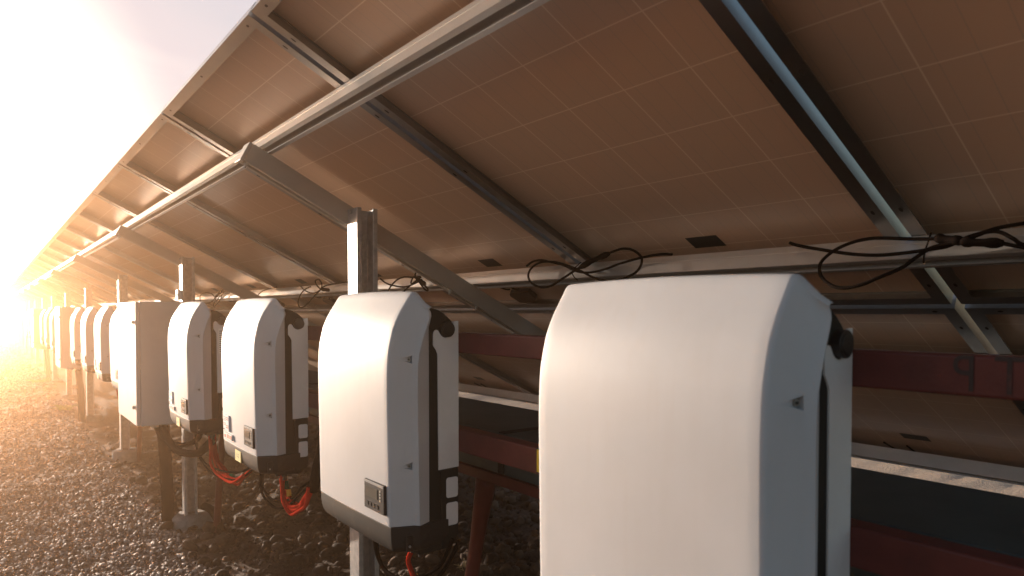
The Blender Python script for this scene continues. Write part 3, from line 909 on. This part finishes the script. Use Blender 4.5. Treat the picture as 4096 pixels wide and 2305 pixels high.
# stickers on the third and fourth inverters (and plain ones further on)
def stickers(inv, note_text):
    yc = inv.location.y
    XF = .7125
    b = MB(); b.box((XF - .0005, yc + .095, -.447 + H), (XF + .006, yc + .168, -.388 + H)); s1 = b.build('info_label', 'label', inv)
    b = MB()
    for z in (-.397, -.404, -.427, -.434): b.box((XF - .0013, yc + .100, z - .0018 + H), (XF - .0006, yc + .128, z + .0018 + H))
    b.build('red_print', 'redink', s1)
    b = MB()
    for z in (-.397, -.403, -.409, -.420, -.426): b.box((XF - .0013, yc + .132, z - .0008 + H), (XF - .0006, yc + .160, z + .0008 + H))
    b.box((XF - .0013, yc + .148, -.445 + H), (XF - .0006, yc + .165, -.441 + H))
    b.build('black_print', 'ink', s1)
    b = MB(); b.box((XF - .0005, yc + .055, -.476 + H), (XF + .006, yc + .165, -.455 + H)); s2 = b.build('caution_label', 'whitelabel', inv)
    b = MB()
    b.box((XF - .0013, yc + .058, -.473 + H), (XF - .0006, yc + .118, -.459 + H)); b.box((XF - .0013, yc + .135, -.473 + H), (XF - .0006, yc + .152, -.462 + H))
    b.build('red_print', 'redink', s2)
    b = MB(); b.box((.7185, yc - .030, -.543 + H), (.722, yc + .038, -.5035 + H)); nt_ = b.build('note_sticker', 'note', inv)
    if note_text:
        Vt, Ft = text_mesh(note_text, 0.022)
        m = MB(); m.add([(.7178, yc + .004 + v[1] * 0.9, -.523 + H + v[0] * 1.0) for v in Vt], Ft)
        # written sideways on the note
        m = MB(); m.add([(.7178, yc + .004 - v[0], -.523 + H + v[1]) for v in Vt], Ft)
        m.build('handwriting', 'ink', nt_)
stickers(INVO[2], '1-2')
stickers(INVO[3], '1-1')
for i in (5, 6, 7): stickers(INVO[i], None)
# white data label with print on the side plate of the fourth inverter
yc = INVO[3].location.y
b = MB(); b.box((.850, yc - .2203, -.19 + H), (.878, yc - .2196, -.075 + H)); s = b.build('data_label', 'whitelabel', INVO[3])
b = MB()
for i in range(11): b.box((.853, yc - .2208, -.184 + i * .0095 + H), (.853 + (.022 if i % 3 else .012), yc - .2204, -.181 + i * .0095 + H))
b.build('black_print', 'ink', s)

# ------------------------------------------------------------------ grey cabinets
def make_cabinet(y0, y1, lab):
    t = thing('electrical_cabinet', (0.78, (y0 + y1) / 2, -.635 + H), lab, 'cabinet', 'tall grey cabinets between the inverters')
    b = MB(); b.box((.672, y0, -.635 + H), (.898, y1, .060 + H)); b.build('body', 'cab', t, bevel=0.004)
    b = MB(); b.box((.650, y0 + .002, -.632 + H), (.6705, y1 - .002, .058 + H)); d = b.build('door', 'cab', t, bevel=0.005, seg=3)
    for z in (-.055, -.53):
        q = MB(); q.tube([(.6499, y0 + .045, z + H), (.640, y0 + .045, z + H)], .011, 14); q.box((.6365, y0 + .0435, z - .007 + H), (.6399, y0 + .0465, z + .007 + H), 1); q.build('lock', ['steel', 'button'], d)
    for x, y in ((.76, .12), (.76, .22), (.80, .34), (.83, .17)):
        q = MB(); q.tube([(x, y0 + y, -.6352 + H), (x, y0 + y, -.662 + H)], .022, 12); q.build('gland', 'clip', t)
    return t
cab0 = make_cabinet(4.24, 4.90, 'nearest and largest tall grey cabinet, beside the fourth inverter')
for y0, lab in ((9.14, 'second tall grey cabinet, middle one of the three'), (14.55, 'third tall grey cabinet, farthest and hazy')):
    dup(cab0, cab0.location + Vector((0, y0 - 4.24, 0)), lab)

# ------------------------------------------------------------------ hoses and cables
def tube_thing(name, path, r, m, lab, cat, group=None, seg=10, n=7):
    b = MB(); p = smooth_path(path, n); b.tube(p, r, seg)
    o = b.build(name, m, None, smooth=True, base=path[-1])
    return tag(o, lab, cat, group)
def corrugated(path, r, n=26):
    p = smooth_path(path, n)
    b = MB(); b.tube(p, r, 12, rad=[r * (1.0 + 0.07 * (1 if i % 2 else -1)) for i in range(len(p))])
    return b
def conduit(path, r, m, lab, name='corrugated_hose', cat='hose', group=None):
    o = corrugated(path, r).build(name, m, None, smooth=True, base=path[-1])
    return tag(o, lab, cat, group)
conduit([(0.86, 4.68, 0.622), (0.868, 4.70, 0.52), (0.875, 4.70, 0.41), (0.875, 4.68, 0.27), (0.875, 4.64, 0.14), (0.875, 4.64, -0.03)], 0.036, 'cable', 'thick dark corrugated hose dropping from the nearest grey cabinet to the gravel', group='hoses from cabinets to ground')
conduit([(0.86, 9.55, 0.622), (0.868, 9.57, 0.50), (0.875, 9.50, 0.30), (0.875, 9.40, -0.03)], 0.036, 'cable', 'thick dark corrugated hose under the second grey cabinet', group='hoses from cabinets to ground')
conduit([(0.86, 14.96, 0.622), (0.868, 14.96, 0.50), (0.875, 14.9, 0.30), (0.875, 14.8, -0.03)], 0.036, 'cable', 'hazy dark hose under the third grey cabinet', group='hoses from cabinets to ground')
conduit([(0.80, 4.36, 0.622), (0.80, 4.24, 0.573), (0.80, 4.04, 0.541), (0.81, 3.80, 0.552), (0.83, 3.62, 0.585), (0.85, 3.47, 0.66)], 0.019, 'cable', 'dark corrugated hose looping from the nearest cabinet to the fourth inverter')
conduit([(0.78, 4.46, 0.622), (0.79, 4.36, 0.565), (0.81, 4.15, 0.548), (0.83, 3.95, 0.57), (0.85, 3.75, 0.63), (0.86, 3.70, 0.70)], 0.013, 'cable', 'thinner dark hose looping beside the thicker one under the fourth inverter')
conduit([(0.88, 2.26, 0.668), (0.88, 2.245, 0.70), (0.882, 2.225, 0.756), (0.885, 2.19, 0.82), (0.888, 2.17, 0.90)], 0.017, 'cable', 'dark ribbed hose holding the red cables behind the second inverter')
conduit([(1.03, 4.42, 0.10), (1.06, 4.36, 0.085), (1.07, 4.26, 0.05), (1.08, 4.20, -0.02)], 0.022, 'cable', 'short black hose entering the soil at the post behind the fourth inverter')

def bundle(lab, paths, r, m, tapes=(), jitter=0.010):
    t = thing('cable_bundle', paths[0][-1], lab, 'cables', 'cables hanging under the inverters')
    for p in paths:
        b = MB(); b.tube(smooth_path(p, 7), r, 8); b.build('cable', m, t, smooth=True)
    for (a, c, mm) in tapes:
        b = MB(); b.tube([a, c], r * 1.35, 8); b.build('tape', mm, t)
    return t
def fan(path, n, spread, seed, r=0.0):
    rg = random.Random(seed); out = []
    for i in range(n):
        f = (i / (n - 1) - 0.5) * 2
        out.append([(x + f * spread * 0.5 + rg.uniform(-1, 1) * 0.006, y + f * spread * (1 - 0.5 * j / len(path)) + rg.uniform(-1, 1) * 0.010, z + rg.uniform(-1, 1) * 0.012 - abs(f) * 0.01 * (0 < j < len(path) - 1)) for j, (x, y, z) in enumerate(path)])
    return out
bundle('bundle of red cables sagging from the fourth inverter towards the third',
       fan([(0.86, 3.49, 0.705), (0.86, 3.49, 0.64), (0.86, 3.45, 0.585), (0.86, 3.36, 0.545), (0.86, 3.23, 0.532), (0.86, 3.08, 0.548), (0.86, 2.93, 0.60)], 6, 0.045, 3), 0.0062, 'redcable',
       [((0.865, 3.22, 0.540), (0.865, 3.17, 0.546), 'green')])
bundle('bundle of red cables with yellow and green tape under the third inverter',
       fan([(0.86, 2.50, 0.700), (0.86, 2.50, 0.63), (0.86, 2.46, 0.600), (0.862, 2.40, 0.587), (0.866, 2.345, 0.600), (0.873, 2.295, 0.64), (0.88, 2.258, 0.68)], 6, 0.045, 5), 0.0062, 'redcable',
       [((0.862, 2.452, 0.635), (0.862, 2.446, 0.612), 'yellowtape'), ((0.872, 2.505, 0.655), (0.872, 2.50, 0.625), 'green'), ((0.872, 2.53, 0.64), (0.870, 2.53, 0.615), 'yellowtape'), ((0.868, 2.525, 0.67), (0.868, 2.522, 0.643), 'green')])
bundle('two thin black cables looping from the fourth inverter to the third',
       [[(0.84, 3.75, 0.69), (0.84, 3.74, 0.60), (0.84, 3.60, 0.545), (0.84, 3.40, 0.545), (0.84, 3.15, 0.572), (0.84, 2.92, 0.62), (0.84, 2.72, 0.70)],
        [(0.845, 3.75, 0.69), (0.845, 3.73, 0.57), (0.845, 3.62, 0.525), (0.845, 3.44, 0.51), (0.845, 3.25, 0.526), (0.845, 3.0, 0.57), (0.845, 2.69, 0.70)]], 0.0042, 'cable')
bundle('two black cables hanging in a loop under the third inverter',
       [[(0.86, 2.74, 0.70), (0.86, 2.77, 0.60), (0.86, 2.74, 0.555), (0.86, 2.66, 0.537), (0.86, 2.57, 0.540), (0.865, 2.46, 0.575), (0.87, 2.35, 0.64), (0.88, 2.26, 0.70)],
        [(0.865, 2.73, 0.70), (0.865, 2.76, 0.60), (0.865, 2.73, 0.570), (0.865, 2.65, 0.556), (0.865, 2.55, 0.572), (0.87, 2.45, 0.60), (0.88, 2.36, 0.66), (0.885, 2.26, 0.71)]], 0.0048, 'cable')
bundle('single bright red cable hanging under the second inverter',
       [[(0.84, 1.497, 0.69), (0.84, 1.522, 0.652), (0.84, 1.509, 0.63), (0.84, 1.487, 0.610), (0.85, 1.46, 0.57), (0.87, 1.42, 0.54), (0.88, 1.30, 0.56), (0.88, 1.2, 0.65)]], 0.0065, 'redcable')
bundle('black cables looping low under the second inverter',
       [[(0.84, 1.717, 0.69), (0.84, 1.702, 0.62), (0.84, 1.654, 0.588), (0.84, 1.567, 0.590), (0.85, 1.467, 0.625), (0.86, 1.40, 0.67), (0.87, 1.36, 0.74)],
        [(0.85, 1.717, 0.69), (0.85, 1.712, 0.61), (0.85, 1.66, 0.572), (0.85, 1.57, 0.565), (0.855, 1.47, 0.60), (0.865, 1.40, 0.65), (0.875, 1.34, 0.74)]], 0.0048, 'cable')
bundle('red cables in the shade below the sixth inverter', fan([(0.86, 6.45, 0.70), (0.86, 6.43, 0.62), (0.86, 6.32, 0.56), (0.86, 6.15, 0.54), (0.86, 5.9, 0.58)], 4, 0.04, 8), 0.0062, 'redcable')
bundle('red cables in the shade below the fifth inverter', fan([(0.86, 5.48, 0.70), (0.86, 5.46, 0.62), (0.86, 5.38, 0.55), (0.86, 5.25, 0.53), (0.86, 5.05, 0.58)], 4, 0.04, 9), 0.0062, 'redcable')

def coil(lab, paths, conns=(), ties=(), r=0.0036):
    t = thing('cable_coil', paths[0][0], lab, 'cable', 'cable loops on the white rail')
    for p in paths:
        b = MB(); b.tube(smooth_path(p, 6), r, 8); b.build('cable', 'cable', t, smooth=True)
    for p in conns:
        q = smooth_path(p, 4); n = len(q)
        b = MB(); b.tube(q, r * 2.4, 10, rad=[r * (1.6 if i in (0, n - 1) else (2.6 if abs(i - n // 2) > 1 else 2.0)) for i in range(n)])
        b.build('connector', 'cable', t, smooth=True)
    for p in ties:
        b = MB(); b.tube(smooth_path(p, 5), 0.0016, 6); b.build('cable_tie', 'cable', t, smooth=True)
    return t
coil('black cable in a wide figure of eight with connector, above the nearest inverter',
     [[(1.442, 1.792, 1.435), (1.449, 1.767, 1.449), (1.45, 1.725, 1.451), (1.445, 1.672, 1.442), (1.438, 1.601, 1.427), (1.427, 1.531, 1.405), (1.423, 1.471, 1.398), (1.426, 1.409, 1.405), (1.433, 1.353, 1.419), (1.44, 1.282, 1.431), (1.442, 1.221, 1.436), (1.44, 1.176, 1.433)],
      [(1.439, 1.406, 1.452), (1.444, 1.363, 1.461), (1.442, 1.324, 1.457), (1.433, 1.285, 1.44), (1.424, 1.266, 1.422), (1.411, 1.266, 1.397), (1.403, 1.288, 1.381), (1.397, 1.33, 1.37), (1.397, 1.38, 1.37), (1.404, 1.439, 1.383), (1.415, 1.505, 1.406), (1.425, 1.573, 1.425), (1.433, 1.641, 1.439), (1.434, 1.706, 1.443), (1.426, 1.745, 1.426), (1.413, 1.747, 1.4), (1.399, 1.712, 1.374), (1.391, 1.655, 1.359), (1.393, 1.611, 1.362), (1.402, 1.576, 1.379), (1.414, 1.532, 1.403), (1.42, 1.508, 1.415)]],
     [[(1.417, 1.504, 1.415), (1.427, 1.452, 1.435), (1.437, 1.403, 1.451)]],
     [[(1.432, 1.515, 1.432), (1.414, 1.528, 1.412), (1.405, 1.525, 1.397), (1.402, 1.512, 1.384), (1.398, 1.495, 1.376)]])
coil('thick looking black cable loop with two connectors at the right edge',
     [[(1.437, 0.84, 1.436), (1.432, 0.813, 1.427), (1.424, 0.749, 1.412), (1.418, 0.691, 1.4), (1.415, 0.637, 1.394), (1.415, 0.588, 1.395), (1.418, 0.543, 1.399), (1.42, 0.514, 1.403), (1.426, 0.488, 1.416), (1.43, 0.462, 1.424), (1.434, 0.436, 1.431), (1.436, 0.402, 1.435), (1.438, 0.387, 1.438), (1.44, 0.30, 1.44)],
      [(1.416, 0.532, 1.418), (1.418, 0.574, 1.421), (1.42, 0.623, 1.427), (1.422, 0.657, 1.429), (1.419, 0.691, 1.424), (1.412, 0.724, 1.41), (1.4, 0.746, 1.387), (1.389, 0.744, 1.365), (1.379, 0.728, 1.346), (1.372, 0.703, 1.332), (1.371, 0.68, 1.329), (1.373, 0.651, 1.334), (1.38, 0.621, 1.347), (1.389, 0.584, 1.364), (1.397, 0.565, 1.38), (1.407, 0.539, 1.4), (1.41, 0.511, 1.406), (1.409, 0.485, 1.407)],
      [(1.403, 0.424, 1.400), (1.408, 0.393, 1.39), (1.401, 0.364, 1.376), (1.40, 0.30, 1.37)],
      [(1.409, 0.487, 1.409), (1.422, 0.470, 1.418), (1.427, 0.454, 1.424), (1.426, 0.434, 1.422), (1.419, 0.412, 1.408), (1.412, 0.391, 1.394), (1.41, 0.33, 1.385)]],
     [[(1.416, 0.534, 1.419), (1.412, 0.512, 1.415), (1.409, 0.485, 1.409)], [(1.407, 0.488, 1.408), (1.404, 0.46, 1.404), (1.403, 0.422, 1.4)]],
     [[(1.425, 0.545, 1.432), (1.415, 0.547, 1.41), (1.405, 0.548, 1.393), (1.395, 0.546, 1.372)]])
coil('tangled black cable beside the sloping beam, right of the nearest post',
     [[(1.435, 2.852, 1.433), (1.423, 2.767, 1.409), (1.415, 2.668, 1.394), (1.412, 2.576, 1.388), (1.418, 2.505, 1.4), (1.424, 2.474, 1.411)],
      [(1.411, 2.73, 1.374), (1.423, 2.722, 1.398), (1.435, 2.693, 1.422), (1.44, 2.64, 1.432), (1.437, 2.544, 1.427), (1.439, 2.5, 1.429)],
      [(1.390, 2.59, 1.355), (1.396, 2.56, 1.368), (1.407, 2.532, 1.389), (1.418, 2.493, 1.411), (1.425, 2.465, 1.425)],
      [(1.43, 2.521, 1.444), (1.419, 2.5, 1.423), (1.407, 2.446, 1.401), (1.393, 2.383, 1.373), (1.389, 2.352, 1.366), (1.395, 2.364, 1.376), (1.402, 2.404, 1.391), (1.413, 2.456, 1.413), (1.421, 2.52, 1.427), (1.407, 2.52, 1.4)]],
     [[(1.424, 2.474, 1.411), (1.415, 2.44, 1.404), (1.405, 2.40, 1.392)]])
coil('black cable with a long hanging loop, left of the nearest post',
     [[(1.433, 3.846, 1.428), (1.421, 3.761, 1.406), (1.411, 3.65, 1.387), (1.411, 3.566, 1.386), (1.419, 3.519, 1.401), (1.428, 3.481, 1.419), (1.43, 3.40, 1.425), (1.432, 3.2, 1.431)],
      [(1.423, 3.671, 1.421), (1.416, 3.739, 1.407), (1.4, 3.767, 1.375), (1.379, 3.745, 1.335), (1.366, 3.687, 1.308), (1.366, 3.634, 1.308), (1.378, 3.582, 1.333), (1.401, 3.538, 1.376), (1.414, 3.5, 1.404), (1.429, 3.528, 1.433), (1.442, 3.6, 1.458), (1.439, 3.64, 1.453), (1.425, 3.584, 1.425), (1.411, 3.476, 1.397), (1.407, 3.38, 1.388)]],
     [[(1.412, 3.476, 1.397), (1.413, 3.43, 1.40), (1.409, 3.38, 1.392)]])
coil('small round black cable loop right of the post behind the fourth inverter',
     [[(1.415, 5.623, 1.393), (1.43, 5.77, 1.423), (1.439, 5.986, 1.44), (1.431, 6.129, 1.426), (1.416, 6.104, 1.396), (1.398, 5.97, 1.36), (1.392, 5.761, 1.349), (1.403, 5.646, 1.37), (1.415, 5.623, 1.393), (1.435, 5.584, 1.433), (1.445, 5.521, 1.452), (1.431, 5.455, 1.426), (1.399, 5.448, 1.363), (1.379, 5.503, 1.324), (1.386, 5.547, 1.338), (1.41, 5.587, 1.383)],
      [(1.398, 5.523, 1.364), (1.418, 5.485, 1.404), (1.426, 5.387, 1.42), (1.427, 5.266, 1.421)]],
     [[(1.418, 5.62, 1.40), (1.43, 5.58, 1.42), (1.44, 5.53, 1.44)]])
coil('thin black cable curving over the white rail above the third inverter',
     [[(1.405, 4.579, 1.379), (1.424, 4.506, 1.416), (1.432, 4.358, 1.431), (1.436, 4.266, 1.436)]])

# ------------------------------------------------------------------ weeds
def tuft(name, loc, n, h, spread, m, lab, seed):
    rg = random.Random(seed); b = MB()
    for i in range(n):
        a = rg.uniform(0, 6.283); l = h * rg.uniform(0.5, 1.0); sp = spread * rg.uniform(0.2, 1)
        x0, y0 = loc[0] + rg.uniform(-.3, .3) * spread, loc[1] + rg.uniform(-.3, .3) * spread
        pts = [(x0, y0, loc[2] - 0.01), (x0 + math.cos(a) * sp * .4, y0 + math.sin(a) * sp * .4, loc[2] + l * .6), (x0 + math.cos(a) * sp, y0 + math.sin(a) * sp, loc[2] + l * rg.uniform(.75, 1))]
        p = smooth_path(pts, 3); k = len(p)
        b.tube(p, 0.003, 4, rad=[0.0035 * (1 - 0.8 * j / (k - 1)) + 0.0004 for j in range(k)])
    o = b.build(name, m, None, base=loc)
    return tag(o, lab, 'weed')
def gz(x, y): return float(ground_z(np.array([x]), np.array([y]))[0])
tuft('dry_weed', (1.86, 2.80, gz(1.86, 2.80)), 26, 0.09, 0.07, 'dry', 'dry straw coloured weed on the dark soil at the bottom edge', 1)
tuft('weed', (0.78, 10.4, gz(0.78, 10.4)), 60, 0.10, 0.16, 'weed', 'yellow green weed on the gravel under the second grey cabinet', 2)
tuft('weed', (0.72, 14.6, gz(0.72, 14.6)), 60, 0.10, 0.20, 'weed', 'yellow green weed on the gravel near the third grey cabinet', 3)
tuft('weed', (-0.1, 30.0, gz(-0.1, 30.0)), 90, 0.22, 0.7, 'weed', 'pale green weed far off at the left edge of the gravel', 4)

# ------------------------------------------------------------------ air
hz = MB(); hz.box((-145, -65, -1.3), (145, 195, 2.12))
me = bpy.data.meshes.new('haze')
me.from_pydata(hz.v, [], hz.f)
o = bpy.data.objects.new('haze', me); COL.objects.link(o)
hm = bpy.data.materials.new('warm_haze'); hm.use_nodes = True
t = hm.node_tree; t.nodes.clear()
ot = t.nodes.new('ShaderNodeOutputMaterial'); pv = t.nodes.new('ShaderNodeVolumePrincipled')
pv.inputs['Color'].default_value = (1.0, 0.64, 0.38, 1)
pv.inputs['Density'].default_value = 0.015
pv.inputs['Anisotropy'].default_value = 0.9
t.links.new(pv.outputs[0], ot.inputs['Volume'])
me.materials.append(hm)
tag(o, 'warm bright haze along the row', 'haze', kind='stuff')
